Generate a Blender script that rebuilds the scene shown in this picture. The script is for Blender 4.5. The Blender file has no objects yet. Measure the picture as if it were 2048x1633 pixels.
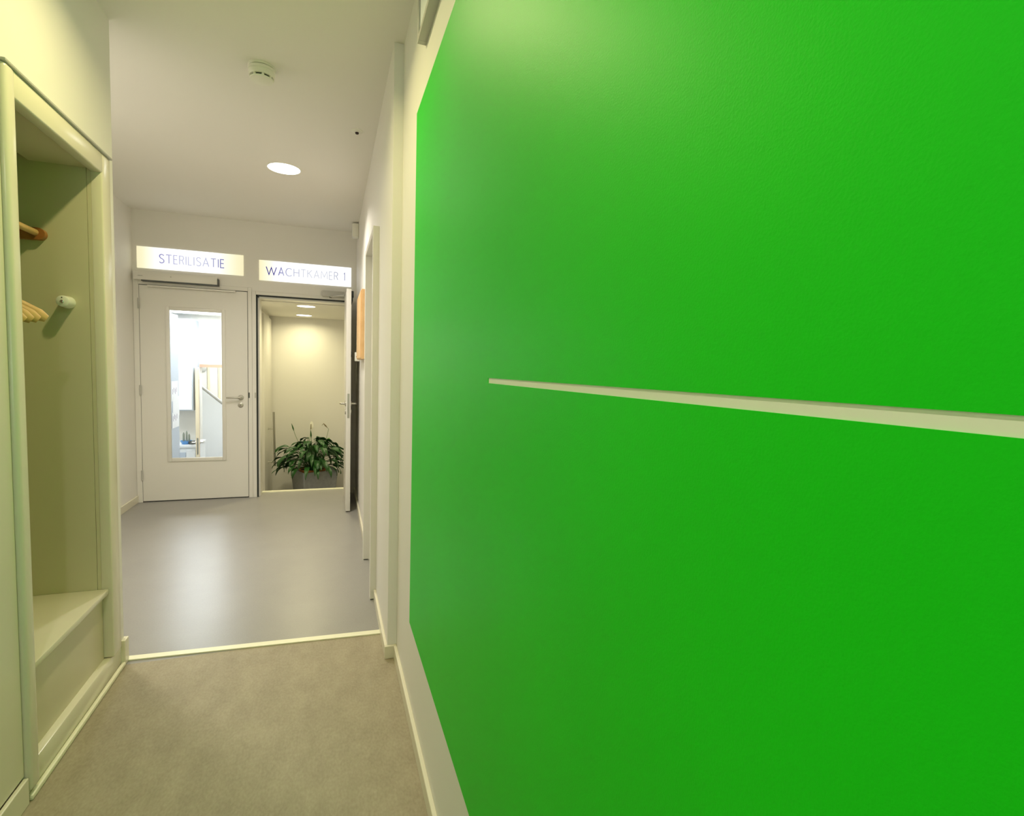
import bpy, bmesh, math, random
from mathutils import Vector, Matrix
random.seed(7)
PI = math.pi
C = bpy.context.scene.collection
S = bpy.context.scene

# ------------------------------------------------------------------ camera
EYE = 1.376
def make_camera():
    yaw, pitch, roll = .336, -.0692, .028
    f = Vector((math.sin(yaw)*math.cos(pitch), math.cos(yaw)*math.cos(pitch), math.sin(pitch)))
    r = Vector((math.cos(yaw), -math.sin(yaw), 0)); u = r.cross(f)
    r2 = r*math.cos(roll)+u*math.sin(roll); u2 = -r*math.sin(roll)+u*math.cos(roll)
    cam = bpy.data.cameras.new('camera'); o = bpy.data.objects.new('camera', cam); C.objects.link(o)
    m = Matrix((r2, u2, -f)).transposed().to_4x4(); m.translation = (0, 0, EYE)
    o.matrix_world = m
    cam.sensor_fit = 'HORIZONTAL'; cam.sensor_width = 36; cam.lens = 1043.3/2048*36
    cam.clip_start = .02; cam.clip_end = 100
    S.camera = o
make_camera()
S.view_settings.view_transform = 'Standard'; S.view_settings.look = 'None'
S.view_settings.gamma = 1; S.view_settings.use_curve_mapping = False
S.view_settings.exposure = 0.0
S.cycles.max_bounces = 10; S.cycles.diffuse_bounces = 7; S.cycles.glossy_bounces = 5
S.cycles.use_denoising = True
S.cycles.sample_clamp_indirect = 6

w = bpy.data.worlds.new('world'); S.world = w; w.use_nodes = True
w.node_tree.nodes['Background'].inputs[0].default_value = (.8, .9, 1, 1)
w.node_tree.nodes['Background'].inputs[1].default_value = .02

# ------------------------------------------------------------------ light levels (lamps are built further down)
WARM = (1, .875, .42); NEUTRAL = (1, .94, .84); LOBBY = (1, .90, .52); DAY = (.90, .94, 1)
P_NEAR, P_BACK, P_FAR, P_SIDE, P_LOBBY, P_ROOM = 11, 10.5, 17.5, 19, 8, 33
P_WIN = 9

# ------------------------------------------------------------------ materials
def mat(name, col, rough=.5, metal=0, spec=.5, coat=0, bump=0, bscale=200, var=0, vscale=8, col2=None, emit=None, es=0, sub=0):
    m = bpy.data.materials.new(name); m.use_nodes = True
    nt = m.node_tree; b = nt.nodes['Principled BSDF']
    b.inputs['Base Color'].default_value = (*col, 1); b.inputs['Roughness'].default_value = rough
    b.inputs['Metallic'].default_value = metal; b.inputs['Specular IOR Level'].default_value = spec
    b.inputs['Coat Weight'].default_value = coat; b.inputs['Coat Roughness'].default_value = .25
    tc = nt.nodes.new('ShaderNodeTexCoord')
    if var or col2:
        n = nt.nodes.new('ShaderNodeTexNoise'); n.inputs['Scale'].default_value = vscale; n.inputs['Detail'].default_value = 6
        nt.links.new(tc.outputs['Object'], n.inputs['Vector'])
        cr = nt.nodes.new('ShaderNodeValToRGB'); cr.color_ramp.elements[0].position = .35; cr.color_ramp.elements[1].position = .68
        c2 = col2 or tuple(max(0, c*(1-var)) for c in col)
        cr.color_ramp.elements[0].color = (*c2, 1); cr.color_ramp.elements[1].color = (*col, 1)
        nt.links.new(n.outputs['Fac'], cr.inputs['Fac']); nt.links.new(cr.outputs['Color'], b.inputs['Base Color'])
    if bump:
        n = nt.nodes.new('ShaderNodeTexNoise'); n.inputs['Scale'].default_value = bscale; n.inputs['Detail'].default_value = 3
        nt.links.new(tc.outputs['Object'], n.inputs['Vector'])
        bp = nt.nodes.new('ShaderNodeBump'); bp.inputs['Strength'].default_value = bump; bp.inputs['Distance'].default_value = .002
        nt.links.new(n.outputs['Fac'], bp.inputs['Height']); nt.links.new(bp.outputs['Normal'], b.inputs['Normal'])
    if emit:
        b.inputs['Emission Color'].default_value = (*emit, 1); b.inputs['Emission Strength'].default_value = es
    return m

M_wall = mat('painted_wall', (.76, .74, .69), .55, bump=.12, bscale=260)
M_ceil = mat('ceiling_paint', (.78, .76, .70), .7, bump=.1, bscale=300)
M_gloss = mat('gloss_white_paint', (.72, .68, .53), .22, bump=.04, bscale=40)
M_satin = mat('satin_white_paint', (.60, .555, .38), .36, bump=.04, bscale=120)
M_door = mat('door_laminate', (.72, .70, .64), .4, bump=.03, bscale=300)
M_frame = mat('door_frame_paint', (.72, .70, .64), .35)
M_green = mat('green_panel', (.0, .57, .0), .50, spec=.34, bump=.10, bscale=420, var=.05, vscale=3)
M_stripe = mat('cream_inlay', (.80, .78, .58), .4)
M_black = mat('black_rubber', (.012, .016, .014), .6)
M_darkgrey = mat('dark_metal', (.08, .085, .08), .4, metal=.6)
M_steel = mat('brushed_steel', (.50, .48, .42), .32, metal=1)
M_greymetal = mat('grey_enamel', (.46, .45, .41), .4)
M_wood = mat('orange_wood', (.42, .17, .045), .4, col2=(.30, .105, .025), vscale=14)
M_hanger = mat('pale_beech', (.66, .42, .19), .38, col2=(.54, .33, .13), vscale=22)
M_birch = mat('birch_plywood', (.78, .50, .24), .45, col2=(.70, .43, .19), vscale=12)
M_plastic = mat('white_plastic', (.78, .77, .68), .3)
M_leaf = mat('leaf_green', (.020, .098, .013), .42, col2=(.014, .060, .012), vscale=9)
M_leaf2 = mat('young_leaf_green', (.12, .30, .03), .35)
M_stem = mat('plant_stem', (.10, .20, .05), .5)
M_dry = mat('withered_flower', (.18, .14, .06), .7)
M_flower = mat('white_spathe', (.85, .83, .70), .5)
M_pot = mat('grey_planter', (.34, .35, .355), .6, bump=.2, bscale=90, var=.15, vscale=30)
M_terra = mat('terracotta', (.60, .22, .07), .7)
M_soil = mat('soil', (.03, .02, .012), .95)
M_cream = mat('cream_wood', (.80, .68, .47), .4)
M_redwood = mat('red_wood_edge', (.50, .30, .20), .5)
M_paper = mat('paper', (.85, .85, .88), .7)
M_ink = mat('violet_ink', (.25, .20, .35), .7)
M_blue = mat('blue_plastic', (.05, .22, .50), .35)
M_blind = mat('cabinet_white', (.82, .84, .86), .35)
M_bluegrey = mat('blue_grey_laminate', (.50, .56, .66), .45)
M_red = mat('red_lens', (.25, .02, .02), .3)
M_chrome = mat('chrome', (.8, .8, .78), .12, metal=1)

def floor_mat(name, c1, c2, rough, sc, stretch=1, fleck=0):
    m = bpy.data.materials.new(name); m.use_nodes = True; nt = m.node_tree; b = nt.nodes['Principled BSDF']
    tc = nt.nodes.new('ShaderNodeTexCoord'); mp = nt.nodes.new('ShaderNodeMapping'); mp.inputs['Scale'].default_value = (1, stretch, 1)
    nt.links.new(tc.outputs['Object'], mp.inputs['Vector'])
    n = nt.nodes.new('ShaderNodeTexNoise'); n.inputs['Scale'].default_value = sc; n.inputs['Detail'].default_value = 9; n.inputs['Roughness'].default_value = .68
    n2 = nt.nodes.new('ShaderNodeTexNoise'); n2.inputs['Scale'].default_value = 130; n2.inputs['Detail'].default_value = 4
    for q in (n, n2): nt.links.new(mp.outputs['Vector'], q.inputs['Vector'])
    mx = nt.nodes.new('ShaderNodeMix'); mx.data_type = 'FLOAT'; mx.inputs['Factor'].default_value = fleck
    nt.links.new(n.outputs['Fac'], mx.inputs[2]); nt.links.new(n2.outputs['Fac'], mx.inputs[3])
    cr = nt.nodes.new('ShaderNodeValToRGB'); cr.color_ramp.elements[0].position = .33; cr.color_ramp.elements[1].position = .66
    cr.color_ramp.elements[0].color = (*c1, 1); cr.color_ramp.elements[1].color = (*c2, 1)
    nt.links.new(mx.outputs[0], cr.inputs['Fac']); nt.links.new(cr.outputs['Color'], b.inputs['Base Color'])
    b.inputs['Roughness'].default_value = rough
    bp = nt.nodes.new('ShaderNodeBump'); bp.inputs['Strength'].default_value = .06; bp.inputs['Distance'].default_value = .001
    nt.links.new(n2.outputs['Fac'], bp.inputs['Height']); nt.links.new(bp.outputs['Normal'], b.inputs['Normal'])
    return m
M_floor_near = floor_mat('mottled_linoleum', (.255, .212, .132), (.372, .322, .212), .55, 11, .5, .42)
M_floor_far = floor_mat('smooth_grey_vinyl', (.255, .245, .225), (.295, .285, .262), .34, 3, 1, .5)

def glass_mat():
    m = bpy.data.materials.new('clear_glass'); m.use_nodes = True; nt = m.node_tree
    for n in list(nt.nodes): nt.nodes.remove(n)
    o = nt.nodes.new('ShaderNodeOutputMaterial'); t = nt.nodes.new('ShaderNodeBsdfTransparent'); g = nt.nodes.new('ShaderNodeBsdfGlossy')
    t.inputs[0].default_value = (.95, .98, .98, 1); g.inputs['Roughness'].default_value = .03
    fr = nt.nodes.new('ShaderNodeFresnel'); fr.inputs[0].default_value = 1.45; mx = nt.nodes.new('ShaderNodeMixShader')
    nt.links.new(fr.outputs[0], mx.inputs[0]); nt.links.new(t.outputs[0], mx.inputs[1]); nt.links.new(g.outputs[0], mx.inputs[2]); nt.links.new(mx.outputs[0], o.inputs[0])
    return m
M_glass = glass_mat()

def emis(name, col, s):
    m = bpy.data.materials.new(name); m.use_nodes = True; nt = m.node_tree
    for n in list(nt.nodes): nt.nodes.remove(n)
    o = nt.nodes.new('ShaderNodeOutputMaterial'); e = nt.nodes.new('ShaderNodeEmission'); e.inputs[0].default_value = (*col, 1); e.inputs[1].default_value = s
    nt.links.new(e.outputs[0], o.inputs[0]); return m
M_lamp = emis('lamp_diffuser', (1, .98, .95), 6)

def sign_mat(name, half, stops, tint=(1, 1, 1), k=1):
    """Backlit acrylic: brighter where the tube behind it runs, weaker and yellower towards the tube's ends."""
    m = bpy.data.materials.new(name); m.use_nodes = True; nt = m.node_tree
    for n in list(nt.nodes): nt.nodes.remove(n)
    o = nt.nodes.new('ShaderNodeOutputMaterial'); e = nt.nodes.new('ShaderNodeEmission'); e.inputs[1].default_value = k*3
    tc = nt.nodes.new('ShaderNodeTexCoord'); sx = nt.nodes.new('ShaderNodeSeparateXYZ'); mr = nt.nodes.new('ShaderNodeMapRange')
    mr.inputs[1].default_value = -half; mr.inputs[2].default_value = half
    nt.links.new(tc.outputs['Object'], sx.inputs[0]); nt.links.new(sx.outputs[0], mr.inputs[0])
    cr = nt.nodes.new('ShaderNodeValToRGB')
    while len(cr.color_ramp.elements) < len(stops): cr.color_ramp.elements.new(.5)
    for el, (p, c) in zip(cr.color_ramp.elements, stops):
        el.position = p; el.color = (c[0]*tint[0]/3, c[1]*tint[1]/3, c[2]*tint[2]/3, 1)
    nt.links.new(mr.outputs[0], cr.inputs[0]); nt.links.new(cr.outputs[0], e.inputs[0]); nt.links.new(e.outputs[0], o.inputs[0])
    return m

# ------------------------------------------------------------------ helpers
def bx(bm, x0, x1, y0, y1, z0, z1, bev=0, seg=2):
    vs = [bm.verts.new((x, y, z)) for x in (x0, x1) for y in (y0, y1) for z in (z0, z1)]
    q = [(0, 1, 3, 2), (4, 6, 7, 5), (0, 4, 5, 1), (2, 3, 7, 6), (0, 2, 6, 4), (1, 5, 7, 3)]
    fs = [bm.faces.new([vs[i] for i in f]) for f in q]
    if bev:
        es = {e for f in fs for e in f.edges}
        bmesh.ops.bevel(bm, geom=list(es), offset=bev, segments=seg, affect='EDGES', profile=.5)
def ring(bm, x0, x1, z0, z1, w, y0, y1, bev=0, bottom=True):
    'rectangular frame in an XZ plane without overlapping pieces; w = (left, right, bottom, top) widths'
    l, r, b, t = w
    bx(bm, x0, x0+l, y0, y1, z0, z1, bev=bev); bx(bm, x1-r, x1, y0, y1, z0, z1, bev=bev)
    bx(bm, x0+l+.0002, x1-r-.0002, y0, y1, z1-t, z1, bev=bev)
    if bottom: bx(bm, x0+l+.0002, x1-r-.0002, y0, y1, z0, z0+b, bev=bev)
def cyl(bm, p, axis, r, h, r2=None, n=32, bev=0):
    r2 = r if r2 is None else r2
    a = Vector(axis).normalized(); q = a.to_track_quat('Z', 'Y'); p = Vector(p)
    A = [bm.verts.new(p+q@Vector((r*math.cos(2*PI*i/n), r*math.sin(2*PI*i/n), 0))) for i in range(n)]
    B = [bm.verts.new(p+a*h+q@Vector((r2*math.cos(2*PI*i/n), r2*math.sin(2*PI*i/n), 0))) for i in range(n)]
    for i in range(n): bm.faces.new((A[i], A[(i+1) % n], B[(i+1) % n], B[i]))
    f0 = bm.faces.new(A[::-1]); f1 = bm.faces.new(B)
    if bev: bmesh.ops.bevel(bm, geom=list(f0.edges)+list(f1.edges), offset=bev, segments=2, affect='EDGES')
def lathe(bm, prof, c, n=40, axis='Z'):
    c = Vector(c); rings = []
    for r, h in prof:
        ring = []
        for i in range(n):
            a = 2*PI*i/n; v = Vector((r*math.cos(a), r*math.sin(a), h))
            if axis == 'Y': v = Vector((v.x, -v.z, v.y))
            ring.append(bm.verts.new(c+v))
        rings.append(ring)
    for A, B in zip(rings, rings[1:]):
        for i in range(n): bm.faces.new((A[i], A[(i+1) % n], B[(i+1) % n], B[i]))
    bm.faces.new(rings[0][::-1]); bm.faces.new(rings[-1])
def tube(bm, pts, r, n=12):
    pts = [Vector(p) for p in pts]; rings = []; N = len(pts); up = None
    for i, p in enumerate(pts):
        t = (pts[min(i+1, N-1)]-pts[max(i-1, 0)]).normalized()
        if up is None: up = t.orthogonal().normalized()
        up = (up-t*up.dot(t)).normalized(); s = t.cross(up)
        rr = r[i] if isinstance(r, (list, tuple)) else r
        rings.append([bm.verts.new(p+(up*math.cos(2*PI*k/n)+s*math.sin(2*PI*k/n))*rr) for k in range(n)])
    for A, B in zip(rings, rings[1:]):
        for k in range(n): bm.faces.new((A[k], A[(k+1) % n], B[(k+1) % n], B[k]))
    bm.faces.new(rings[0][::-1]); bm.faces.new(rings[-1])
def prism(bm, poly, axis, a, b):
    """poly: 2-D points; extruded along axis ('X','Y','Z') from a to b."""
    def P(u, v, t): return {'X': (t, u, v), 'Y': (u, t, v), 'Z': (u, v, t)}[axis]
    A = [bm.verts.new(P(u, v, a)) for u, v in poly]; B = [bm.verts.new(P(u, v, b)) for u, v in poly]; n = len(poly)
    for i in range(n): bm.faces.new((A[i], A[(i+1) % n], B[(i+1) % n], B[i]))
    bm.faces.new(A[::-1]); bm.faces.new(B)
def obj(name, bm, m, parent=None, smooth=False, loc=None, label=None):
    bmesh.ops.recalc_face_normals(bm, faces=bm.faces[:])
    off = Vector(loc) if loc else Vector((0, 0, 0))
    base = parent.matrix_world.translation.copy() if parent else Vector((0, 0, 0))
    # loc is the world position of the part's own origin
    for v in bm.verts: v.co -= off
    me = bpy.data.meshes.new(name); bm.to_mesh(me); bm.free(); me.materials.append(m)
    if smooth:
        for p in me.polygons: p.use_smooth = True
        try: me.set_sharp_from_angle(angle=math.radians(40))
        except Exception: pass
    o = bpy.data.objects.new(name, me); C.objects.link(o)
    if parent:
        o.parent = parent; o.location = off-WL[parent.name]
    else: o.location = off
    WL[o.name] = off
    if label: o['label'] = label
    return o
WL = {}
def thing(name, label, cat, loc=(0, 0, 0), group=None, kind=None):
    o = bpy.data.objects.new(name, None); C.objects.link(o); o.location = loc; WL[o.name] = Vector(loc)
    o.empty_display_size = .1
    o['label'] = label; o['category'] = cat
    if group: o['group'] = group
    if kind: o['kind'] = kind
    return o
def tag(o, label, cat, group=None, kind=None):
    o['label'] = label; o['category'] = cat
    if group: o['group'] = group
    if kind: o['kind'] = kind
    return o
def boxo(name, b, m, parent=None, bev=0, smooth=False, label=None, extra=()):
    bm = bmesh.new(); bx(bm, *b, bev=bev)
    for e in extra: bx(bm, *e, bev=bev)
    return obj(name, bm, m, parent, smooth, label=label)
def struct(name, boxes, m, label, cat, bev=0):
    bm = bmesh.new()
    for b in boxes: bx(bm, *b, bev=bev)
    return tag(obj(name, bm, m), label, cat, kind='structure')

# ------------------------------------------------------------------ dimensions
XN, XF, XR, XP, D, H = -.888, -1.775, .3036, .261, 5.924, 2.809
YB = -1.6          # wall behind the camera
YN = 2.75          # end of the narrow part on the left
YS = 2.45          # step in the right wall
D2 = 6.13          # back of the end wall
LZ = -.50          # lower floor behind the end wall

# ------------------------------------------------------------------ large structure
struct('floor', [(XN-.1, XR+.1, YB, 2.72, -.12, 0)], M_floor_near, 'mottled beige linoleum floor of the narrow corridor', 'floor')
struct('floor', [(XF-.1, XR+.1, 2.72, D2+.005, -.12, 0)], M_floor_far, 'glossy grey vinyl floor of the wide corridor before the end doors', 'floor')
struct('ceiling', [(XF-.3, XR+.3, YB-.1, D2, H, H+.1)], M_ceil, 'plain white corridor ceiling', 'ceiling')
struct('wall_back', [(XN-.5, XR+.2, YB-.1, YB, 0, H)], M_wall, 'white wall at the near end of the corridor', 'wall')

# window added unseen behind the viewpoint as a soft fill light
w1 = thing('added_window', 'white framed window added unseen in the near end wall for fill light', 'window', (-.30, YB, .9), kind='structure')
bm = bmesh.new(); ring(bm, -.75, .15, .90, 2.25, (.05, .05, .05, .05), YB+.001, YB+.05, .003); obj('frame', bm, M_gloss, w1)
boxo('glass_pane', (-.70, .10, YB+.01, YB+.018, .95, 2.20), M_blind, w1)
ld = bpy.data.lights.new('daylight', 'AREA'); ld.shape = 'RECTANGLE'; ld.size = .78; ld.size_y = 1.2; ld.energy = P_WIN; ld.color = (.96, .97, .95)
lo = bpy.data.objects.new('daylight', ld); C.objects.link(lo); lo.location = (-.30, YB+.055, 1.57); lo.rotation_euler = (PI/2, 0, PI)
# left wall: above and beyond the built-in wardrobe, end return, and the wall beside it
WT, WZ = 2.215, 2.215      # wardrobe top
struct('wall_left', [(XN-.02, XN, 1.0, YN, WZ, H), (XN-.02, XN, YB, 1.0, 0, H),       # face above the wardrobe
                     (XN-.62, XN-.02, 2.70, YN, 0, H), (XN-.02, XN, 2.69, YN, 0, WZ),      # end return
                     (XN-.62, XN-.60, YB, 2.70, 0, H)], M_wall, 'cream lit left wall above the built-in wardrobe', 'wall')
struct('wall_left_far', [(XF-.1, XF, YN-.05, D2, 0, H)], M_wall, 'left wall of the wide corridor beside the closed door', 'wall')
struct('wall_divider', [(XF-.1, XN-.62, YN-.05, YN, 0, H)], M_wall, 'wall return behind the wardrobe end', 'wall')
# right wall
struct('wall_right', [(XR, XR+.1, YB, YS+.01, 0, H)], M_wall, 'white right wall around the green panel', 'wall')
D3a, D3b, D3z = 3.165, 3.79, 2.145   # doorway in the far right wall
struct('wall_right_far', [(XP, XP+.16, YS, D3a-.04, 0, H), (XP, XP+.16, D3b+.04, D2, 0, H), (XP, XP+.16, D3a-.04, D3b+.04, D3z+.025, H)], M_wall, 'white right wall beyond the small step with the side doorway', 'wall')
# end wall with two openings
O1a, O1b, O1z = -1.728, -.792, 2.115
O2a, O2b, O2z = -.716, .185, 2.085
struct('wall_end', [(XF, O1a, D, D2, 0, O1z), (O1b, O2a, D, D2, 0, O1z), (O2b, XP, D, D2, 0, O1z), (O2a, O2b, D, D2, O2z, O1z),
                    (XF, XP, D, D2, O1z, H)], M_wall, 'end wall with two doors and two lit signs', 'wall')
# lower landing behind the open door
LX0, LX1, LY1, LH = -.80, .75, 7.95, 2.05
struct('floor', [(LX0-.1, LX1+.1, D2, LY1+.1, LZ-.1, LZ)], M_floor_far, 'sunken landing floor behind the open door', 'floor')
struct('ceiling', [(LX0-.1, LX1+.1, D2, LY1+.1, LH, LH+.08)], M_ceil, 'low ceiling of the landing behind the open door', 'ceiling')
struct('wall_landing_back', [(LX0-.1, LX1+.1, LY1, LY1+.1, LZ, LH)], M_wall, 'lit cream wall behind the potted plant', 'wall')
struct('wall_landing_left', [(LX0-.06, LX0, D2, LY1, LZ, LH)], M_wall, 'left wall of the landing', 'wall')
struct('wall_landing_right', [(LX1, LX1+.1, D2, LY1, LZ, LH)], M_wall, 'right wall of the landing', 'wall')
struct('trim_1', [(O2a+.02, O2b-.02, D2-.035, D2+.02, 0.0005, .012)], M_stripe, 'cream nosing strip at the edge of the step down', 'step nosing')
struct('wall_step', [(O2a, XP, D2-.01, D2+.005, LZ, -.001)], M_wall, 'riser of the step down to the landing', 'step')
# treatment room behind the closed door
RX0, RX1, RY1, RH = -2.7, -.86, 9.0, 2.09
struct('floor', [(RX0, RX1, D2, 10.9, LZ-.1, LZ)], M_floor_far, 'floor of the bright room behind the glazed door', 'floor')
struct('ceiling', [(RX0, RX1, D2, 10.9, RH, RH+.08)], M_ceil, 'ceiling of the bright room behind the glazed door', 'ceiling')
DOa, DOb, DOz = -1.86, -1.10, 1.36
struct('wall_room_back', [(RX0, DOa, RY1, RY1+.12, LZ, RH), (DOb, RX1, RY1, RY1+.12, LZ, RH), (DOa, DOb, RY1, RY1+.12, DOz, RH)], M_wall, 'white back wall of the bright room', 'wall')
struct('wall_room_left', [(RX0-.1, RX0, D2, 10.9, LZ, RH)], M_wall, 'left wall of the bright room', 'wall')
struct('wall_room_right', [(RX1-.001, RX1+.002, D2, 10.9, LZ, RH)], M_wall, 'right wall of the bright room', 'wall')
struct('wall_stair_back', [(RX0, RX1, 10.8, 10.9, LZ, RH)], M_wall, 'wall behind the stairs in the bright room', 'wall')

# threshold strip between the two floors (laid very slightly askew)
bm = bmesh.new(); prism(bm, [(XN-.02, 2.752), (XP+.0, 2.682), (XP+.0, 2.722), (XN-.02, 2.790)], 'Z', .0005, .006)
tag(obj('trim_2', bm, M_stripe), 'cream threshold strip between the beige and the grey floor', 'threshold strip', kind='structure')

# baseboards
def base(name, segs, label, m=M_gloss):
    bm = bmesh.new()
    for s in segs: bx(bm, *s, bev=.003)
    tag(obj(name, bm, m), label, 'baseboard', kind='structure')
bh = .062
base('baseboard_right', [(XR-.015, XR, YB, YS-.012, .0, bh)], 'cream baseboard under the green panel')
base('baseboard_right_far', [(XP-.014, XR-.001, YS-.014, YS, 0, bh), (XP-.014, XP, YS, 3.11, 0, bh), (XP-.014, XP, 3.845, 5.91, 0, bh)], 'white baseboard along the far right wall')
base('baseboard_left_far', [(XF, XF+.013, YN, D-.001, 0, .07)], 'low white baseboard beside the closed door')
base('baseboard_left', [(XN, XN+.014, YB, 1.92, .0, .085)], 'glossy baseboard under the closed wardrobe door')
base('baseboard_end', [(XN-.02, XN+.016, 2.715, YN+.012, 0, .115)], 'short baseboard wrapped around the left wall corner')

# ------------------------------------------------------------------ built-in wardrobe on the left
def wardrobe():
    t = thing('wardrobe', 'glossy white built-in open wardrobe with seat shelf along left wall', 'wardrobe', (XN-.3, 2.3, 0))
    y0, y1, yb = 1.980, 2.603, 2.69         # opening and outer edge
    z0, z1, zt = .405, 2.134, 2.214
    yn = 1.62                               # near end of the compartment, behind the closed leaf
    xf = XN+.012                            # face of the casing
    # casing with a rounded inner bead
    bm = bmesh.new()
    bx(bm, XN-.03, xf, y1, yb, .10, zt, bev=.006, seg=3)
    obj('casing_post', bm, M_gloss, t, True)
    bm = bmesh.new(); bx(bm, XN-.03, xf+.006, 1.925, y0, .03, zt, bev=.014, seg=5)
    obj('casing_post', bm, M_gloss, t, True)
    bm = bmesh.new(); bx(bm, XN-.03, xf, y0-.01, y1+.01, z1, zt, bev=.006, seg=3)
    obj('casing_head', bm, M_gloss, t, True)
    bm = bmesh.new(); bx(bm, XN-.0, xf+.008, 1.925, yb+.003, zt-.001, zt+.008, bev=.003)
    obj('cap_moulding', bm, M_greymetal, t, True)
    # reveal strips behind the casing, groove, far and near side panels
    bm = bmesh.new(); bx(bm, XN-.040, XN-.028, y1-.0, y1+.03, z0-.3, z1+.02)
    obj('side_strip', bm, M_satin, t)
    bm = bmesh.new(); bx(bm, XN-.59, XN-.0412, y1-.001, y1+.03, 0.09, 2.5)
    obj('side_panel', bm, M_satin, t)
    bm = bmesh.new(); bx(bm, XN-.59, XN-.03, yn-.03, yn, 0.09, 2.5)
    obj('side_panel', bm, M_satin, t)
    boxo('back_panel', (XN-.595, XN-.58, yn-.03, y1+.03, .09, 2.5), M_satin, t)
    boxo('top_board', (XN-.226, XN-.032, yn, y1-.001, z1+.012, z1+.032), M_satin, t)
    boxo('inner_top', (XN-.58, XN-.03, yn, y1, 2.47, 2.5), M_satin, t)
    # seat shelf with slight nosing, recessed front, plinth ledge
    boxo('seat', (XN-.58, XN-.001, y0-.02, y1-.002, z0-.022, z0), M_gloss, t, bev=.003, smooth=True)
    boxo('seat_front', (XN-.043, XN-.025, y0-.02, y1-.001, .09, z0-.022), M_satin, t)
    boxo('plinth', (XN-.06, XN+.002, 1.93, yb+.02, .0, .098), M_gloss, t, bev=.008, smooth=True)
    boxo('floor_bead', (XN+.002, XN+.018, 1.93, yb+.025, .0, .018), M_stripe, t, bev=.005, smooth=True)
    # coat rail and its wooden mount
    bm = bmesh.new(); zc, hh = 1.864, .023; xe = -1.083
    poly = [(XN-.578, zc-hh), (xe, zc-hh)]+[(xe+hh*math.sin(a), zc-hh*math.cos(a)) for a in [PI*k/12 for k in range(1, 12)]]+[(xe, zc+hh), (XN-.578, zc+hh)]
    prism(bm, poly, 'Y', y1-.024, y1-.001); obj('rail_mount', bm, M_wood, t, True)
    bm = bmesh.new(); prism(bm, poly, 'Y', yn, yn+.023); obj('rail_mount', bm, M_wood, t, True)
    bm = bmesh.new(); cyl(bm, (-1.092, yn+.01, zc+.004), (0, 1, 0), .0125, y1-yn-.03, n=24); obj('coat_rail', bm, M_hanger, t, True)
    # coat hook knob on the far side panel
    bm = bmesh.new(); lathe(bm, [(.024, 0), (.0245, .012), (.022, .03), (.0225, .046), (.0215, .054), (.017, .057)], (-.999, y1-.001, 1.605), axis='Y')
    k = obj('coat_knob', bm, M_plastic, t, True)
    bm = bmesh.new(); lathe(bm, [(.0065, 0), (.0065, .002), (.004, .0035)], (-.999, y1-.058, 1.603), n=20, axis='Y'); obj('screw', bm, M_chrome, k, True)
    bm = bmesh.new(); lathe(bm, [(.0022, 0), (.0022, .0008)], (-.999, y1-.0583, 1.619), n=12, axis='Y'); obj('screw_hole', bm, M_black, k)
    # closed leaf of the next compartment
    d = boxo('closet_door', (XN-.018, XN+.002, 1.03, 1.921, .09, zt), M_gloss, t, bev=.002, label='closed glossy closet door left of the open compartment')
    return t
wardrobe()

# ------------------------------------------------------------------ green panel on the right wall
PZ0, PZ1, PY1 = .372, 2.323, 2.022
t = thing('wall_panel', 'huge glossy green panel covering most of the right wall', 'wall panel', (XR, 0, PZ0))
SZ0, SZ1, SY = 1.352, 1.3625, 1.008
bm = bmesh.new(); th = .004
bx(bm, XR-th, XR, -1.3, PY1, SZ1, PZ1); bx(bm, XR-th, XR, -1.3, PY1, PZ0, SZ0); bx(bm, XR-th, XR, SY, PY1, SZ0, SZ1)
obj('green_sheet', bm, M_green, t)
bm = bmesh.new(); bx(bm, XR-th+.0012, XR, -1.3, SY, SZ0, SZ1); obj('stripe', bm, M_stripe, t, label='thin cream horizontal stripe inlaid in the green')

# framed box high above the panel
t = thing('wall_cabinet', 'grey framed white box mounted high above the green panel', 'wall box', (XR, 1.5, 2.476))
x0, yA, yZ, z0, z1 = XR-.03, .9, 1.862, 2.476, 2.78
bm = bmesh.new()
for b in ((x0, XR, yZ-.022, yZ, z0, z1), (x0, XR, yA, yA+.022, z0, z1), (x0, XR, yA+.0222, yZ-.0222, z0, z0+.018), (x0, XR, yA+.0222, yZ-.0222, z1-.02, z1)): bx(bm, *b, bev=.001)
obj('frame', bm, M_greymetal, t)
boxo('panel', (x0+.006, XR-.004, yA+.02, yZ-.02, z0+.016, z1-.018), M_blind, t)

# ------------------------------------------------------------------ lever handle
def lever(parent, x, y, z, dx, dy=-1, m=M_steel, L=.125):
    """rose on a face looking to dy (along Y), lever pointing along dx."""
    h = bmesh.new(); lathe(h, [(.026, 0), (.026, .006), (.023, .009), (.010, .010), (.0095, .045)], (0, 0, 0), axis='Y')
    tube(h, [(0, -.040, 0), (dx*.02, -.048, 0), (dx*.06, -.05, 0), (dx*L*.8, -.05, -.001), (dx*L, -.047, -.002)], [.009, .0095, .0085, .008, .006])
    for v in h.verts:
        v.co = Vector((v.co.x, v.co.y*(-dy), v.co.z))+Vector((x, y, z))
    return obj('lever_handle', h, m, parent, True)

def rose(parent, x, y, z, dy=-1):
    b = bmesh.new(); lathe(b, [(.025, 0), (.025, .006), (.021, .009), (.012, .0095), (.010, .012)], (0, 0, 0), axis='Y')
    for v in b.verts: v.co = Vector((v.co.x, v.co.y*(-dy), v.co.z))+Vector((x, y, z))
    o = obj('key_rose', b, M_steel, parent, True)
    k = boxo('keyhole', (x-.002, x+.002, min(y+dy*.0125, y+dy*.010), max(y+dy*.0125, y+dy*.010), z-.009, z+.006), M_black, o)
    return o

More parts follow.
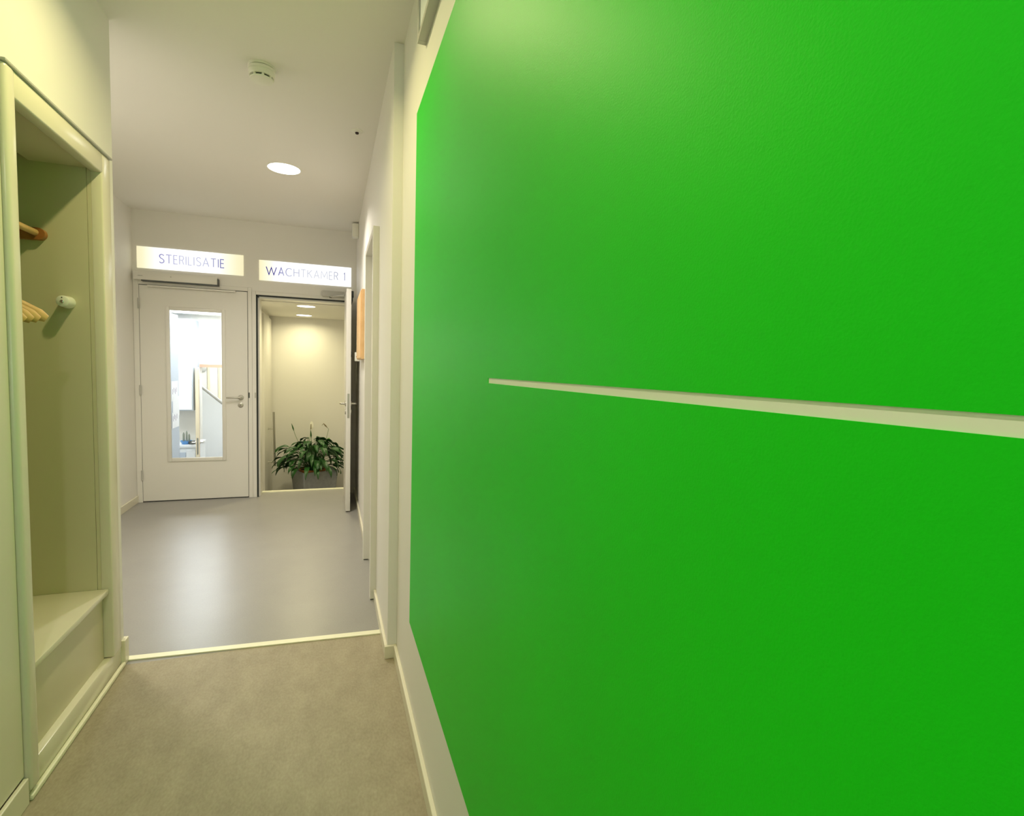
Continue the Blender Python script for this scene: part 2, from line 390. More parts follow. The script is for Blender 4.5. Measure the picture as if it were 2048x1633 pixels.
# ------------------------------------------------------------------ door 1: closed, glazed
d1 = thing('door_1', 'closed white door with tall glass pane under the left lit sign', 'door', (-1.26, D, 0), kind='structure')
bm = bmesh.new(); fy0, fy1 = D-.006, D+.10
ring(bm, O1a-.044, O1b+.037, 0, O1z+.035, (.042, .035, 0, .038), fy0, fy1, .002, False)
obj('frame', bm, M_frame, d1)
gx0, gx1, gz0, gz1 = -1.505, -1.005, .405, 1.905
lx0, lx1, lz0, lz1, ly0, ly1 = O1a+.003, O1b-.005, .010, 2.106, D+.002, D+.042
bm = bmesh.new()
for b in ((lx0, gx0, lz0, lz1), (gx1, lx1, lz0, lz1), (gx0, gx1, lz0, gz0), (gx0, gx1, gz1, lz1)): bx(bm, b[0], b[1], ly0, ly1, b[2], b[3])
bmesh.ops.remove_doubles(bm, verts=bm.verts[:], dist=1e-5)
obj('leaf', bm, M_door, d1)
bm = bmesh.new(); gb = .034
ring(bm, gx0-.008, gx1+.008, gz0-.010, gz1+.010, (.034, .034, .036, .034), ly0-.009, ly0+.02, .004)
obj('glazing_bead', bm, M_frame, d1, True)
boxo('glass_pane', (gx0+.01, gx1-.01, D+.018, D+.024, gz0+.01, gz1-.01), M_glass, d1)
boxo('gap_seal', (lx0-.003, lx0, D+.004, D+.03, 0, 2.11), M_black, d1, extra=[(lx1, lx1+.003, D+.012, D+.03, 0, 2.11), (lx0, lx1, D+.004, D+.03, 2.106, 2.1125), (lx0, lx1, D+.008, D+.03, .001, .010)])
for z in (1.93, 1.10, .27):
    bm = bmesh.new(); cyl(bm, (O1a+.001, D-.011, z-.05), (0, 0, 1), .008, .10, n=16, bev=.002); obj('hinge', bm, M_greymetal, d1, True)
lever(d1, -.862, ly0, 1.037, -1)
rose(d1, -.864, ly0, .960)
boxo('strike_plate', (O1b+.002, O1b+.013, D-.0085, D-.0055, 1.035, 1.09), M_darkgrey, d1)

# ------------------------------------------------------------------ door 2: standing open towards the camera
d2 = thing('door_2', 'white door standing wide open against the right wall', 'door', (-.26, D, 0), kind='structure')
bm = bmesh.new()
ring(bm, O2a-.0375, O2b+.03, 0, O2z+.035, (.0365, .029, 0, .034), fy0-.001, D+.20, .002, False)
obj('frame', bm, M_frame, d2)
boxo('gasket', (O2a-.001, O2a+.013, D-.002, D+.02, 0.001, O2z), M_black, d2, extra=[(O2a-.001, O2b, D-.002, D+.02, O2z-.013, O2z+.001)])
boxo('stop', (O2a+.0, O2a+.028, D+.02, D+.19, 0.001, O2z-.012), M_frame, d2, bev=.002, extra=[(O2a, O2b, D+.02, D+.19, O2z-.03, O2z-.012)])
boxo('strike_plate', (O2a-.017, O2a-.004, D-.0085, D-.0055, 1.035, 1.09), M_steel, d2)
LX = .139; LXb = .181; LYa = 5.11; LYb = D-.012
leaf = boxo('leaf', (LX, LXb, LYa, LYb, .012, 2.10), M_door, d2, bev=.002, smooth=True)
boxo('lock_plate', (.150, .170, LYa-.0022, LYa+.001, .90, 1.13), M_steel, leaf, bev=.001)
def lever_x(parent, x, y, z, sx, m=M_steel):
    h = bmesh.new(); lathe(h, [(.026, 0), (.026, .006), (.023, .009), (.010, .010), (.0095, .045)], (0, 0, 0), axis='Y')
    tube(h, [(0, -.040, 0), (.02, -.048, 0), (.06, -.05, 0), (.10, -.05, 0), (.125, -.047, -.001)], [.009, .0095, .0085, .008, .006])
    for v in h.verts: v.co = Vector((x-sx*v.co.y, y+v.co.x, z+v.co.z))
    return obj('lever_handle', h, m, parent, True)
lever_x(leaf, LX, LYa+.062, 1.032, -1); lever_x(leaf, LXb, LYa+.062, 1.032, 1)
for sx, x in ((-1, LX), (1, LXb)):
    b = bmesh.new(); cyl(b, (x, LYa+.062, .955), (sx, 0, 0), .025, .009, n=28, bev=.002); obj('key_rose', b, M_steel, leaf, True)
bm = bmesh.new(); bx(bm, LXb, LXb+.022, LYa+.02, LYa+.12, 2.03, 2.085, bev=.004); bx(bm, LXb+.002, LXb+.014, LYa+.02, LYa+.35, 1.99, 2.03, bev=.003)
obj('closer_bracket', bm, M_black, leaf, True, label='black closer fitting on top of the open leaf')
b = bmesh.new(); cyl(b, (LXb, LYa+.10, 1.50), (1, 0, 0), .028, .012, n=28, bev=.002); obj('magnet_plate', b, M_darkgrey, leaf, True, label='dark round hold-open plate')
for z in (1.93, 1.10, .27):
    bm = bmesh.new(); cyl(bm, (LXb+.006, D-.006, z-.05), (0, 0, 1), .008, .10, n=16, bev=.002); obj('hinge', bm, M_greymetal, d2, True)

# hold-open magnet on the right wall
t = thing('door_magnet', 'small white hold-open box with dark red dot on the right wall', 'door holder', (XP, 5.17, 1.47))
boxo('housing', (XP-.045, XP, 5.13, 5.23, 1.435, 1.52), M_plastic, t, bev=.006, smooth=True)
bm = bmesh.new(); cyl(bm, (XP-.022, 5.132, 1.477), (0, -1, 0), .012, .004, n=20); obj('lens', bm, M_red, t, True)

# closers
t = thing('door_closer', 'long white door closer with dark slide rail above the glazed door', 'door closer', (-1.40, D, 2.14))
boxo('body', (-1.752, -1.052, D-.062, D-.006, 2.148, 2.222), M_frame, t, bev=.004, smooth=True)
boxo('end_cap', (-1.052, -1.043, D-.064, D-.006, 2.140, 2.205), M_darkgrey, t, bev=.002)
boxo('slide_rail', (-1.69, -1.043, D-.058, D-.008, 2.136, 2.148), M_darkgrey, t)
boxo('name_plate', (-1.715, -1.675, D-.0635, D-.061, 2.180, 2.188), M_greymetal, t)
bm = bmesh.new(); cyl(bm, (-1.445, D-.0615, 2.190), (0, -1, 0), .006, .002, n=16); obj('screw', bm, M_steel, t)
boxo('guide_arm', (-1.65, -.90, D-.03, D-.0085, 2.090, 2.106), M_frame, t, bev=.002)
t = thing('door_closer', 'short light grey door closer above the open door', 'door closer', (.03, D, 2.11))
boxo('body', (-.085, .135, D-.055, D-.008, 2.112, 2.172), M_greymetal, t, bev=.004, smooth=True)
bm = bmesh.new(); tube(bm, [(-.0, D-.05, 2.110), (.03, D-.12, 2.106), (.13, D-.28, 2.106)], .007, 8); obj('arm', bm, M_greymetal, t, True)
bm = bmesh.new(); cyl(bm, (-.0, D-.04, 2.112), (0, 0, -1), .012, .012, n=16); obj('pivot', bm, M_darkgrey, t, True)

# ------------------------------------------------------------------ lit signs with stroked lettering
G = {
 'S': (0.5, [[(0.482, .86), (0.364, .98), (0.2, 1), (0.0545, .90), (0.0455, .72), (0.145, .58), (0.345, .46), (0.473, .33), (0.473, .14), (0.345, .02), (0.164, 0), (0.0182, .12)]]),
 'T': (0.58, [[(0, 1), (0.58, 1)], [(0.29, 1), (0.29, 0)]]),
 'E': (0.4, [[(0.383, 1), (0, 1), (0, 0), (0.4, 0)], [(0, .52), (0.35, .52)]]),
 'R': (0.44, [[(0, 0), (0, 1), (0.271, 1), (0.398, .92), (0.423, .76), (0.389, .6), (0.271, .52), (0, .52)], [(0.254, .52), (0.44, 0)]]),
 'I': (.06, [[(.03, 0), (.03, 1)]]),
 'L': (0.36, [[(0, 1), (0, 0), (0.36, 0)]]),
 'A': (0.64, [[(0, 0), (0.32, 1), (0.64, 0)], [(0.112, .34), (0.528, .34)]]),
 'W': (1.22, [[(0, 1), (0.322, 0), (0.61, .92), (0.898, 0), (1.22, 1)]]),
 'C': (.74, [[(.72, .85), (.58, .97), (.40, 1), (.20, .94), (.05, .75), (0, .5), (.05, .25), (.20, .06), (.40, 0), (.58, .03), (.72, .15)]]),
 'H': (.62, [[(0, 0), (0, 1)], [(.62, 0), (.62, 1)], [(0, .52), (.62, .52)]]),
 'K': (.56, [[(0, 0), (0, 1)], [(.54, 1), (0, .46)], [(.17, .62), (.56, 0)]]),
 'M': (.80, [[(0, 0), (.06, 1), (.40, .25), (.74, 1), (.80, 0)]]),
 '1': (.14, [[(0, .86), (.11, 1), (.11, 0)]]),
 ' ': (.30, []),
}
def lettering(text, x0, x1, zb, h, y, m, owner, c0, sw=.0085):
    tot = sum(G[c][0] for c in text); gap = ((x1-x0)/h-tot)/(len(text)-1)
    x = x0
    for c in text:
        wd, strokes = G[c]; bm = bmesh.new()
        for pl in strokes:
            P = [Vector((x+u*h, 0, zb+v*h)) for u, v in pl]; n = len(P); L = []
            for i, p in enumerate(P):
                a = (P[i]-P[i-1]).normalized() if i else (P[1]-P[0]).normalized()
                b = (P[i+1]-P[i]).normalized() if i < n-1 else a
                t = (a+b); t = t.normalized() if t.length > .2 else a
                nrm = Vector((-t.z, 0, t.x)); k = 1/max(.35, abs(nrm.dot(Vector((-a.z, 0, a.x)))))
                L.append((p+nrm*sw/2*k, p-nrm*sw/2*k))
            vs = [[bm.verts.new((q[s].x, yy, q[s].z)) for s in (0, 1) for yy in (y, y-.0015)] for q in L]
            for A, B in zip(vs, vs[1:]):
                for f in ((0, 1), (1, 3), (3, 2), (2, 0)): bm.faces.new((A[f[0]], A[f[1]], B[f[1]], B[f[0]]))
            bm.faces.new((vs[0][0], vs[0][1], vs[0][3], vs[0][2])); bm.faces.new((vs[-1][0], vs[-1][2], vs[-1][3], vs[-1][1]))
        x += (wd+gap)*h
        if strokes: obj('letter', bm, m, owner, loc=c0)
        else: bm.free()
yel = (1.0, .95, .62); yel2 = (.98, .89, .55); wh = (1.3, 1.3, 1.27); mid = (1.08, 1.05, .86)
LIL = (.42, .40, .62)
def sign(x0, x1, z0, z1, stops, text, tx0, tx1, tz, h, label, fade):
    c = ((x0+x1)/2, D-.006, (z0+z1)/2); half = (x1-x0)/2
    t = thing('illuminated_sign', label, 'sign', (c[0], D, z0))
    bm = bmesh.new(); bx(bm, x0, x1, D-.006, D+.0, z0, z1); obj('lit_face', bm, sign_mat('backlit_acrylic', half, stops), t, loc=c)
    lettering(text, tx0, tx1, tz, h, D-.0065, sign_mat('violet_letter_film', half, fade), t, c)  # letters paled mid-sign, painting in the glare that washes them out
sign(-1.735, -.828, 2.264, 2.466, [(0, yel2), (.05, yel), (.16, (1.12, 1.12, 1.0)), (.35, wh), (.68, wh), (.82, mid), (.93, yel), (1, yel2)],
     'STERILISATIE', -1.552, -1.000, 2.325, .080, 'backlit white sign reading STERILISATIE above the closed glazed door',
     [(0, (.25, .22, .5)), (.20, (.25, .24, .52)), (.32, (.48, .48, .70)), (.42, (.62, .63, .78)), (.62, (.58, .60, .76)), (.74, (.30, .31, .56)), (.82, (.12, .12, .42)), (1, (.12, .12, .4))])
sign(-.686, .206, 2.234, 2.436, [(0, yel2), (.03, yel), (.12, mid), (.22, wh), (.7, wh), (.97, wh), (1, (1.1, 1.1, 1.0))],
     'WACHTKAMER 1', -.620, .142, 2.296, .078, 'backlit white sign reading WACHTKAMER 1 above the open door',
     [(0, (.02, .01, .22)), (.14, (.03, .02, .28)), (.22, (.18, .18, .45)), (.32, (.50, .52, .68)), (.5, (.66, .68, .76)), (.72, (.66, .68, .76)), (.84, (.48, .50, .60)), (.95, (.25, .26, .45)), (1, (.25, .26, .45))])

# ------------------------------------------------------------------ side doorway in the right wall
d3 = thing('door_3', 'white side door in a projecting frame in the right wall', 'door', (XP, 3.48, 0), kind='structure')
bm = bmesh.new(); cx = .226
bx(bm, cx, XP+.07, D3a-.055, D3a, .0, D3z+.035, bev=.002); bx(bm, cx, XP+.07, D3b, D3b+.055, .0, D3z+.035, bev=.002); bx(bm, cx, XP+.07, D3a+.0002, D3b-.0002, D3z, D3z+.035, bev=.002)
obj('frame', bm, M_frame, d3)
boxo('leaf', (XP+.042, XP+.082, D3a+.0004, D3b-.0004, .004, D3z-.0004), M_door, d3)
boxo('shoe', (cx+.002, XP, D3b+.0, D3b+.056, -.0005, .006), M_darkgrey, d3, extra=[(cx+.002, XP, D3a-.056, D3a, -.0005, .006)])

# thin birch key cabinet / board beyond it
t = thing('wooden_board', 'shallow birch wood cabinet hanging on the far right wall', 'wall cabinet', (XP, 4.6, 1.45))
boxo('case', (XP-.036, XP-.0005, 4.245, 4.90, 1.445, 1.985), M_birch, t, bev=.002)
boxo('front', (XP-.041, XP-.036, 4.255, 4.89, 1.455, 1.975), M_birch, t)

# white box high in the far right corner
t = thing('motion_sensor', 'small cream sensor box at the ceiling in the far right corner', 'sensor', (XP, 5.55, 2.70))
boxo('housing', (XP-.062, XP, 5.48, 5.56, 2.660, 2.795), M_plastic, t, bev=.008, smooth=True)
boxo('lens', (XP-.064, XP-.058, 5.495, 5.545, 2.675, 2.715), M_blind, t, bev=.002)

# ------------------------------------------------------------------ ceiling fittings
t = thing('smoke_detector', 'round cream smoke detector on the corridor ceiling', 'smoke detector', (-.318, 2.885, H))
c = (-.318, 2.885, H)
def down(prof, k=1): return [(r*k, -h*(1 if k == 1 else 1.15)) for r, h in prof]
bm = bmesh.new(); lathe(bm, down([(.056, 0), (.056, .007), (.054, .009)], 1.09), c); obj('base', bm, M_plastic, t, True)
bm = bmesh.new(); lathe(bm, down([(.050, .009), (.050, .012)], 1.09), c); obj('gap_ring', bm, M_darkgrey, t, True)
bm = bmesh.new(); lathe(bm, down([(.056, .012), (.0565, .022), (.054, .0235), (.055, .025), (.053, .038), (.049, .043)], 1.09), c); obj('body', bm, M_plastic, t, True)
bm = bmesh.new(); lathe(bm, down([(.040, .043), (.040, .050)], 1.09), c); obj('chamber', bm, M_black, t, True)
for k in range(8):
    a = 2*PI*k/8+.2; bm = bmesh.new(); cyl(bm, (c[0]+.048*math.cos(a), c[1]+.048*math.sin(a), H-.0495), (0, 0, -1), .006, .0093, n=8); obj('vent_rib', bm, M_plastic, t)
bm = bmesh.new(); lathe(bm, down([(.048, .051), (.046, .056), (.020, .059), (.012, .0595)], 1.09), c); obj('cap', bm, M_plastic, t, True)

t = thing('ceiling_sensor', 'small white ceiling disc with dark red lens near the right wall', 'sensor', (.147, 3.415, H))
c = (.147, 3.415, H)
bm = bmesh.new(); lathe(bm, down([(.034, 0), (.033, .004), (.024, .009), (.012, .011)]), c); obj('disc', bm, M_plastic, t, True)
bm = bmesh.new(); lathe(bm, down([(.012, .010), (.010, .018), (.004, .021)]), c, 20); obj('lens', bm, mat('dark_lens', (.03, .005, .008), .2), t, True)

def downlight(x, y, z, r, power, col, label, cone=None, group='ceiling downlights', em=None, src=.16):
    t = thing('downlight', label, 'ceiling light', (x, y, z), group)
    bm = bmesh.new(); n = 48
    prof = [(r, 0), (r+.009, 0), (r+.009, .0035), (r, .002)]
    rings = [[bm.verts.new((x+q*math.cos(2*PI*i/n), y+q*math.sin(2*PI*i/n), z-h)) for i in range(n)] for q, h in prof]
    for A, B in zip(rings, rings[1:]+rings[:1]):
        for i in range(n): bm.faces.new((A[i], A[(i+1) % n], B[(i+1) % n], B[i]))
    obj('trim_ring', bm, M_plastic, t, True)
    bm = bmesh.new(); cyl(bm, (x, y, z-.0002), (0, 0, -1), r, .0012, n=48); obj('diffuser', bm, em or M_lamp, t)
    ld = bpy.data.lights.new('downlight_beam', 'AREA'); ld.shape = 'DISK'; ld.size = src; ld.energy = power; ld.color = col; ld.spread = math.radians(cone or 160)
    lo = bpy.data.objects.new('downlight_beam', ld); C.objects.link(lo); lo.location = (x, y, z-.006)
downlight(-.325, 4.26, H, .110, P_FAR, NEUTRAL, 'round glowing ceiling downlight in the corridor, beyond the smoke detector', 135, group='corridor downlights')
downlight(-.34, 2.02, H, .110, P_NEAR, WARM, 'round ceiling downlight just above the wardrobe, nearer than the smoke detector', 150, group='corridor downlights', src=.07)
downlight(-.34, -.1, H, .110, P_BACK, NEUTRAL, 'round ceiling downlight above the green panel, behind the viewpoint', 150, group='corridor downlights', src=.07)
downlight(-1.33, 3.35, H, .110, P_SIDE, NEUTRAL, 'round ceiling downlight added out of view in the left recess beyond the wardrobe', group='corridor downlights')  # added lamp, hidden from view, lifts the end wall and far ceiling
downlight(-.262, 6.40, LH, .095, P_LOBBY*1.5, LOBBY, 'upper of two glowing downlights seen through the open door', group='landing downlights')
downlight(-.335, 7.55, LH, .095, P_LOBBY*.8, LOBBY, 'lower of two glowing downlights seen through the open door', group='landing downlights')

# bright room: flat ceiling panels put in to light it, fittings invented
for i, y in enumerate((7.0, 8.3)):
    t = thing('added_panel_light', ('flat daylight ceiling panel added nearest the glazed door to light the room', 'flat daylight ceiling panel added at the back of the bright room to light it')[i], 'ceiling light', (-1.9, y, RH), 'added ceiling panels of the bright room')
    boxo('frame', (-2.25, -1.35, y-.32, y+.32, RH-.012, RH-.0005), M_plastic, t)
    boxo('diffuser', (-2.23, -1.37, y-.30, y+.30, RH-.014, RH-.012), M_lamp, t)
    ld = bpy.data.lights.new('panel_beam', 'AREA'); ld.shape = 'RECTANGLE'; ld.size = .84; ld.size_y = .58; ld.energy = P_ROOM; ld.color = DAY
    lo = bpy.data.objects.new('panel_beam', ld); C.objects.link(lo); lo.location = (-1.8, y, RH-.02)
ld = bpy.data.lights.new('stair_fill', 'AREA'); ld.shape = 'DISK'; ld.size = .3; ld.energy = P_ROOM*1.1; ld.color = DAY  # added fill light without a fitting, brightens the stair area
lo = bpy.data.objects.new('stair_fill', ld); C.objects.link(lo); lo.location = (-1.5, 9.9, RH-.02)

# ------------------------------------------------------------------ clothes hangers
def make_hanger(name='coat_hanger'):
    t = bpy.data.objects.new(name, None); C.objects.link(t); WL[t.name] = Vector((0, 0, 0)); t.empty_display_size = .05
    bm = bmesh.new(); N = 22; hw = .215
    # curved flat wooden bar, thicker and bent at the ends
    prev = None
    for i in range(N+1):
        u = -1+2*i/N; x = u*hw; z = -.243-.105*abs(u)**1.25; yb = -.022*abs(u)**2.2
        hh = .018+.003*abs(u); ty = .0070+.0018*abs(u)
        if abs(u) > .97: hh *= .6; ty *= .6
        slope = -.105*1.25*abs(u)**.25/hw*(1 if u >= 0 else -1)
        a = math.atan(slope); ring = []
        for k in range(12):
            q = 2*PI*k/12; dy = ty*math.cos(q); dz = hh*math.sin(q)
            ring.append(bm.verts.new((x-dz*math.sin(a), yb+dy, z+dz*math.cos(a))))
        if prev:
            for k in range(12): bm.faces.new((prev[k], prev[(k+1) % 12], ring[(k+1) % 12], ring[k]))
        else: bm.faces.new(ring[::-1])
        prev = ring
    bm.faces.new(prev)
    obj('shoulder_bar', bm, M_hanger, t, True)
    bm = bmesh.new(); r = .024
    pts = [(0, 0, -.238), (0, 0, -.055), (.003, 0, -.042)]+[(r*math.sin(a), 0, -.001-r*math.cos(a)) for a in [PI*.25+PI*k/10 for k in range(0, 12)]]
    tube(bm, pts, .0017, 8); obj('hook', bm, M_chrome, t, True)
    return t
proto = make_hanger()
def copy_tree(o):
    c = o.copy(); C.objects.link(c)
    for ch in o.children:
        k = ch.copy(); C.objects.link(k); k.parent = c
    return c
hz = [(2.092, .70, 0.0, 'beech coat hanger, the one furthest right, nearest the white coat knob'), (2.066, .70, -.015, 'beech coat hanger, second from the right end of the rail'),
      (2.040, .70, -.025, 'beech coat hanger, third from the right end of the rail'), (2.014, .70, -.035, 'beech coat hanger, fourth from the right end, hanging lowest'),
      (1.985, .70, -.04, 'beech coat hanger, furthest left, mostly hidden by the wardrobe post')]
for i, (y, a, dz, lab) in enumerate(hz):
    o = proto if i == 0 else copy_tree(proto)
    o.location = (-1.092, y, 1.8600); o.rotation_euler = (0, -dz*2, a)
    tag(o, lab, 'coat hanger', 'coat hangers on the wardrobe rail')

# ------------------------------------------------------------------ landing: open leaf with bar handle, planter
d4 = thing('door_4', 'white leaf with long steel bar handle folded against landing wall', 'door', (LX0+.02, 7.5, LZ), kind='structure')
boxo('leaf', (LX0+.004, LX0+.034, 7.06, 7.925, LZ+.01, 2.0), M_door, d4, bev=.002)
bm = bmesh.new(); tube(bm, [(-.700, 7.46, .765), (-.690, 7.46, .05)], .013, 16); hb = obj('bar_handle', bm, M_steel, d4, True)
for z in (.545, .10):
    bm = bmesh.new(); cyl(bm, (LX0+.034, 7.46, z), (1, 0, 0), .006, .072, n=12); cyl(bm, (LX0+.034, 7.46, z), (1, 0, 0), .016, .004, n=16); obj('standoff', bm, M_steel, hb, True)

def planter():
    t = thing('potted_plant', 'leafy green peace lily with white flowers in a square grey planter', 'potted plant', (-.19, 7.42, LZ))
    cx, cy = -.20, 7.42; th = math.radians(23); top = .0
    def sq(s, z): 
        return [Vector((cx+(u*math.cos(th)-v*math.sin(th))*s/2, cy+(u*math.sin(th)+v*math.cos(th))*s/2, z)) for u, v in ((-1, -1), (1, -1), (1, 1), (-1, 1))]
    bm = bmesh.new()
    prof = [(.38, LZ), (.470, top), (.440, top), (.415, top-.06)]
    rr = [[bm.verts.new(p) for p in sq(s, z)] for s, z in prof]
    for A, B in zip(rr, rr[1:]):
        for i in range(4): bm.faces.new((A[i], A[(i+1) % 4], B[(i+1) % 4], B[i]))
    bm.faces.new(rr[0][::-1]); bm.faces.new(rr[-1])
    bmesh.ops.bevel(bm, geom=[e for e in bm.edges if abs(e.verts[0].co.z-e.verts[1].co.z) > .1], offset=.012, segments=3, affect='EDGES')
    obj('planter', bm, M_pot, t)
    bm = bmesh.new(); lathe(bm, [(.15, -.055), (.175, .012), (.168, .014), (.155, -.03)], (cx-.02, cy-.03, top), n=36); obj('inner_pot', bm, M_terra, t, True)
    bm = bmesh.new(); cyl(bm, (cx-.02, cy-.03, top-.03), (0, 0, 1), .160, .022, n=30); obj('soil', bm, M_soil, t)
    fol = bmesh.new()
    def leaf(bm, a, reach, rise, droop, L, W, twist=0):
        """petiole arching outward then a lance-shaped blade hanging from it."""
        d = Vector((math.cos(a), math.sin(a), 0)); b = Vector((cx-.02, cy-.03, top))+d*random.uniform(.01, .08)
        p1 = b+d*reach*.45+Vector((0, 0, rise*.8)); p2 = b+d*reach+Vector((0, 0, rise))
        pet = [b.lerp(p1, .0), b*(1-.5)**2+p1*.5+p2*.25 if False else b.lerp(p1, .5)+Vector((0, 0, .02)), p1, p2]
        tube(bm, pet, .0028, 5)
        side = Vector((-d.y, d.x, 0)); side = (side*math.cos(twist)+Vector((0, 0, 1))*math.sin(twist)).normalized()
        N = 9; rows = []
        for i in range(N+1):
            s = i/N; ang = .25-droop*s
            if i == 0: p = p2.copy(); 
            else: p = p+(d*math.cos(ang)+Vector((0, 0, math.sin(ang))))*(L/N)
            up = (-d*math.sin(ang)+Vector((0, 0, math.cos(ang))))
            wv = W*(math.sin(PI*min(1, s**.75))**.8)*(1-.25*s)+.001
            if i == N: wv = .001
            wav = .006*math.sin(s*9+a*3)
            rows.append([bm.verts.new(p+side*wv*k+up*(abs(k)*wv*.35+wav*k)) for k in (-1, -.5, 0, .5, 1)])
        for A, B in zip(rows, rows[1:]):
            for k in range(4): bm.faces.new((A[k], A[k+1], B[k+1], B[k]))
    random.seed(11)
    for i in range(150):
        a = 2*PI*i/150*5.23+random.uniform(-.2, .2)
        tier = random.random()
        side = abs(math.cos(a))
        if tier < .38: leaf(fol, a, random.uniform(.12, .22)+.07*side, random.uniform(.04, .20), random.uniform(1.3, 1.9), random.uniform(.16, .26), random.uniform(.026, .038), random.uniform(-.4, .4))
        elif tier < .75: leaf(fol, a, random.uniform(.08, .19)+.06*side, random.uniform(.20, .34), random.uniform(1.0, 1.7), random.uniform(.18, .25), random.uniform(.028, .040), random.uniform(-.5, .5))
        else: leaf(fol, a, random.uniform(.03, .09), random.uniform(.30, .42), random.uniform(.8, 1.6), random.uniform(.13, .2), random.uniform(.024, .034), random.uniform(-.6, .6))
    for a, re, ri, L in ((PI*.98, .27, .16, .20), (PI*1.05, .26, .04, .22), (PI*.92, .25, .27, .17), (-.05, .25, .12, .22), (.08, .24, .22, .2), (-.15, .22, .04, .2), (PI*1.1, .22, .30, .14)):
        leaf(fol, a, re, ri, 1.1, L, .036, .3)
    obj('foliage', fol, M_leaf, t, True)
    bm = bmesh.new()
    leaf(bm, .35, .12, .36, -.6, .09, .022, .9); obj('young_leaf', bm, M_leaf2, t, True, label='bright light green young leaf')
    # three flower stalks
    def flower(pts, kind):
        bm = bmesh.new(); tube(bm, pts, .0026, 6); f = obj('flower_stalk', bm, M_stem, t, True)
        e = Vector(pts[-1]); bm = bmesh.new()
        if kind == 'white':
            for r_ in range(7):
                pass
            rows = []
            for i in range(8):
                s = i/7; wv = .024*math.sin(PI*s)**.7*(1-.2*s)+.0006
                rows.append([bm.verts.new(e+Vector((.010+k*wv, .012+.01*abs(k), -.035+s*.11))) for k in (-1, -.5, 0, .5, 1)])
            for A, B in zip(rows, rows[1:]):
                for k in range(4): bm.faces.new((A[k], A[k+1], B[k+1], B[k]))
            obj('spathe', bm, M_flower, f, True, label='open white spathe')
            bm = bmesh.new(); tube(bm, [e+Vector((0, -.004, -.03)), e+Vector((.002, -.004, .035))], [.006, .004], 10); obj('spadix', bm, M_dry, f, True)
        else:
            d = (e-Vector(pts[-2])).normalized()
            tube(bm, [e-d*.02, e+d*.015, e+d*.05, e+d*.085+Vector((0, 0, -.004 if kind == 'bud' else -.05))], [.003, .009, .006, .0015], 8)
            obj('withered_spathe', bm, M_leaf if kind == 'bud' else M_dry, f, True)
    z0 = .15
    flower([(cx-.12, cy-.10, z0), (cx-.20, cy-.12, .40), (cx-.235, cy-.12, .49), (cx-.252, cy-.12, .55)], 'bud')
    flower([(cx-.05, cy-.12, z0), (cx-.052, cy-.14, .40), (cx-.040, cy-.14, .585)], 'white')
    flower([(cx+.10, cy-.08, z0), (cx+.155, cy-.12, .44), (cx+.18, cy-.12, .55), (cx+.150, cy-.12, .585)], 'dry')
    flower([(cx-.02, cy-.10, z0), (cx-.035, cy-.16, .46)], 'bud')
planter()

# ------------------------------------------------------------------ inside the bright room
t = thing('tall_cabinet', 'tall pale blue-grey cabinet seen through the glass at left', 'cabinet', (-1.9, 7.0, LZ))
boxo('carcass', (-2.15, -1.705, 6.82, 7.17, LZ, 1.93), M_bluegrey, t)
boxo('front_edge', (-2.15, -1.702, 6.80, 6.82, LZ, 1.935), M_blind, t)
pp = [(6.86, 7.13, .93, 1.16), (6.90, 7.165, .75, .98), (6.86, 7.14, .62, .80)]
for i, (a, b, c0, c1) in enumerate(pp):
    o = boxo('paper_note', (-1.7045+.0012*i, -1.7035+.0012*i, a, b, c0, c1), M_paper)
    tag(o, ('uppermost note with violet marks stuck on the cabinet side', 'middle blank-looking note stuck on the cabinet side', 'lowest note with violet marks stuck on the cabinet side')[i], 'paper', 'notes on the cabinet side')
    if i != 1:
        for k in range(4):
            bm = bmesh.new(); bx(bm, -1.7034+.0012*i, -1.703+.0012*i, a+.04+k*.05, a+.055+k*.05, c0+.08+.02*(k % 2), c0+.14+.015*(k % 2)); obj('mark', bm, M_ink, o)
t = thing('wall_cupboard', 'tall white cupboard hanging above the counter in the bright room', 'cupboard', (-1.96, 8.8, .69))
boxo('carcass', (-2.26, -1.872, 8.62, 8.998, .685, 2.0), M_bluegrey, t)
boxo('door', (-2.06, -1.885, 8.60, 8.62, .70, 1.975), M_blind, t, bev=.003)
boxo('door', (-2.25, -2.065, 8.60, 8.62, .70, 1.975), M_blind, t, bev=.003)
t = thing('counter', 'white counter with grey drawer in the bright room', 'counter', (-2.0, 8.7, LZ))
boxo('carcass', (-2.4, -1.80, 8.42, 8.998, LZ, .18), M_blind, t)
boxo('worktop', (-2.4, -1.79, 8.40, 8.998, .18, .215), M_blind, t, bev=.003)
boxo('drawer', (-2.02, -1.93, 8.405, 8.42, -.10, .11), M_bluegrey, t)
boxo('drawer', (-1.92, -1.81, 8.405, 8.42, -.10, .14), M_blind, t)
t = thing('counter_tray', 'small blue tray holding grey-green upright sprigs on the white counter', 'plant tray', (-1.93, 8.55, .215))
bm = bmesh.new(); lathe(bm, [(.05, 0), (.075, .05), (.07, .05), (.05, .02)], (-1.945, 8.52, .2155), n=28); obj('tray', bm, M_blue, t, True)
bm = bmesh.new(); lathe(bm, [(.045, 0), (.055, .04), (.05, .045)], (-1.865, 8.50, .2155), n=24); obj('bowl', bm, M_darkgrey, t, True)
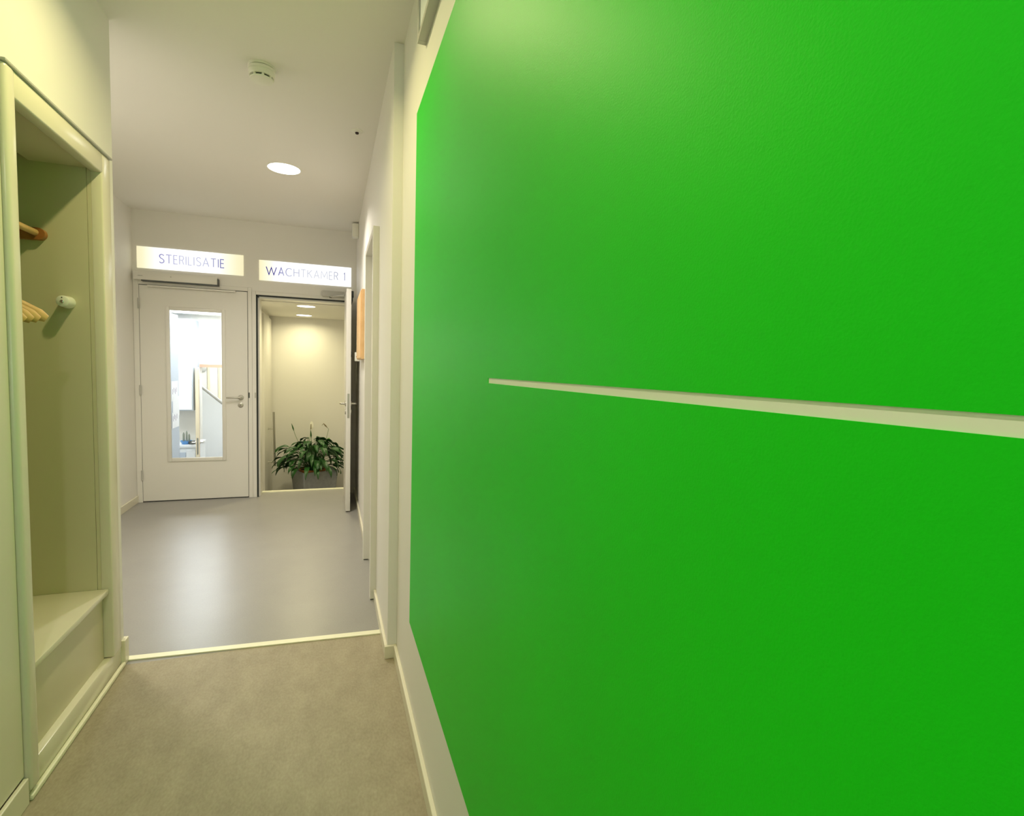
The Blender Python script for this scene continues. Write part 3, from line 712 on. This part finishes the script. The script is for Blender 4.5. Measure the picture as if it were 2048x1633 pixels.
for i, (dx, dy, r_, hh) in enumerate(((-.03, 0, .014, .15), (.005, .01, .012, .17), (.04, -.01, .013, .13))):
    bm = bmesh.new(); lathe(bm, [(r_*.9, 0), (r_, hh*.3), (r_, hh*.8), (r_*.3, hh)], (-1.945+dx, 8.52+dy, .235), n=14); obj('sprig', bm, mat('cactus_grey', (.22, .25, .20), .8), t, True)
# inner doorway: frame, open cream leaf, stair beyond
tag(boxo('trim_3', (DOa, DOb, RY1-.02, RY1+.13, DOz-.045, DOz), M_redwood), 'reddish wooden lintel over the inner doorway', 'lintel', kind='structure')
d5 = thing('door_5', 'open cream wooden door with lever handles beyond the glass', 'door', (-1.728, 8.28, LZ), kind='structure')
lf = boxo('leaf', (-1.772, -1.728, 8.28, 8.96, LZ+.01, 1.31), M_cream, d5, bev=.002)
boxo('lock_plate', (-1.760, -1.742, 8.277, 8.281, .10, .33), M_steel, lf)
boxo('edge_strip', (-1.7275, -1.7245, 8.281, 8.36, LZ+.02, 1.15), M_redwood, lf)
lever_x(lf, -1.772, 8.34, .26, -1); lever_x(lf, -1.728, 8.34, .26, 1)
d5.rotation_euler = (0, 0, math.radians(11.2))
t = thing('wall_disc', 'small round grey disc high beside the inner doorway', 'disc', (-2.02, 10.79, 1.28))
bm = bmesh.new(); lathe(bm, [(.055, 0), (.055, .02), (.04, .03)], (-2.185, 10.799, 1.27), axis='Y'); obj('disc', bm, M_greymetal, t, True)
t = thing('stair_panel', 'white sloping stair side panel beyond the inner doorway', 'stair panel', (-1.7, 9.7, LZ))
bm = bmesh.new(); prism(bm, [(-2.15, LZ), (-1.2, LZ), (-1.2, .27), (-2.15, 1.11)], 'Y', 9.68, 9.72); obj('side_board', bm, M_blind, t)
bm = bmesh.new(); tube(bm, [(-2.15, 9.70, 1.14), (-1.2, 9.70, .30)], .022, 10); obj('handrail', bm, M_greymetal, t, True)
for i, x in enumerate((-2.09, -1.92)):
    o = boxo('wall_batten', (x-.015, x+.015, 10.77, 10.7995, LZ, 1.6), M_cream)
    tag(o, ('left cream vertical batten on the wall behind the stairs', 'right cream vertical batten on the wall behind the stairs')[i], 'batten', 'battens behind the stairs')
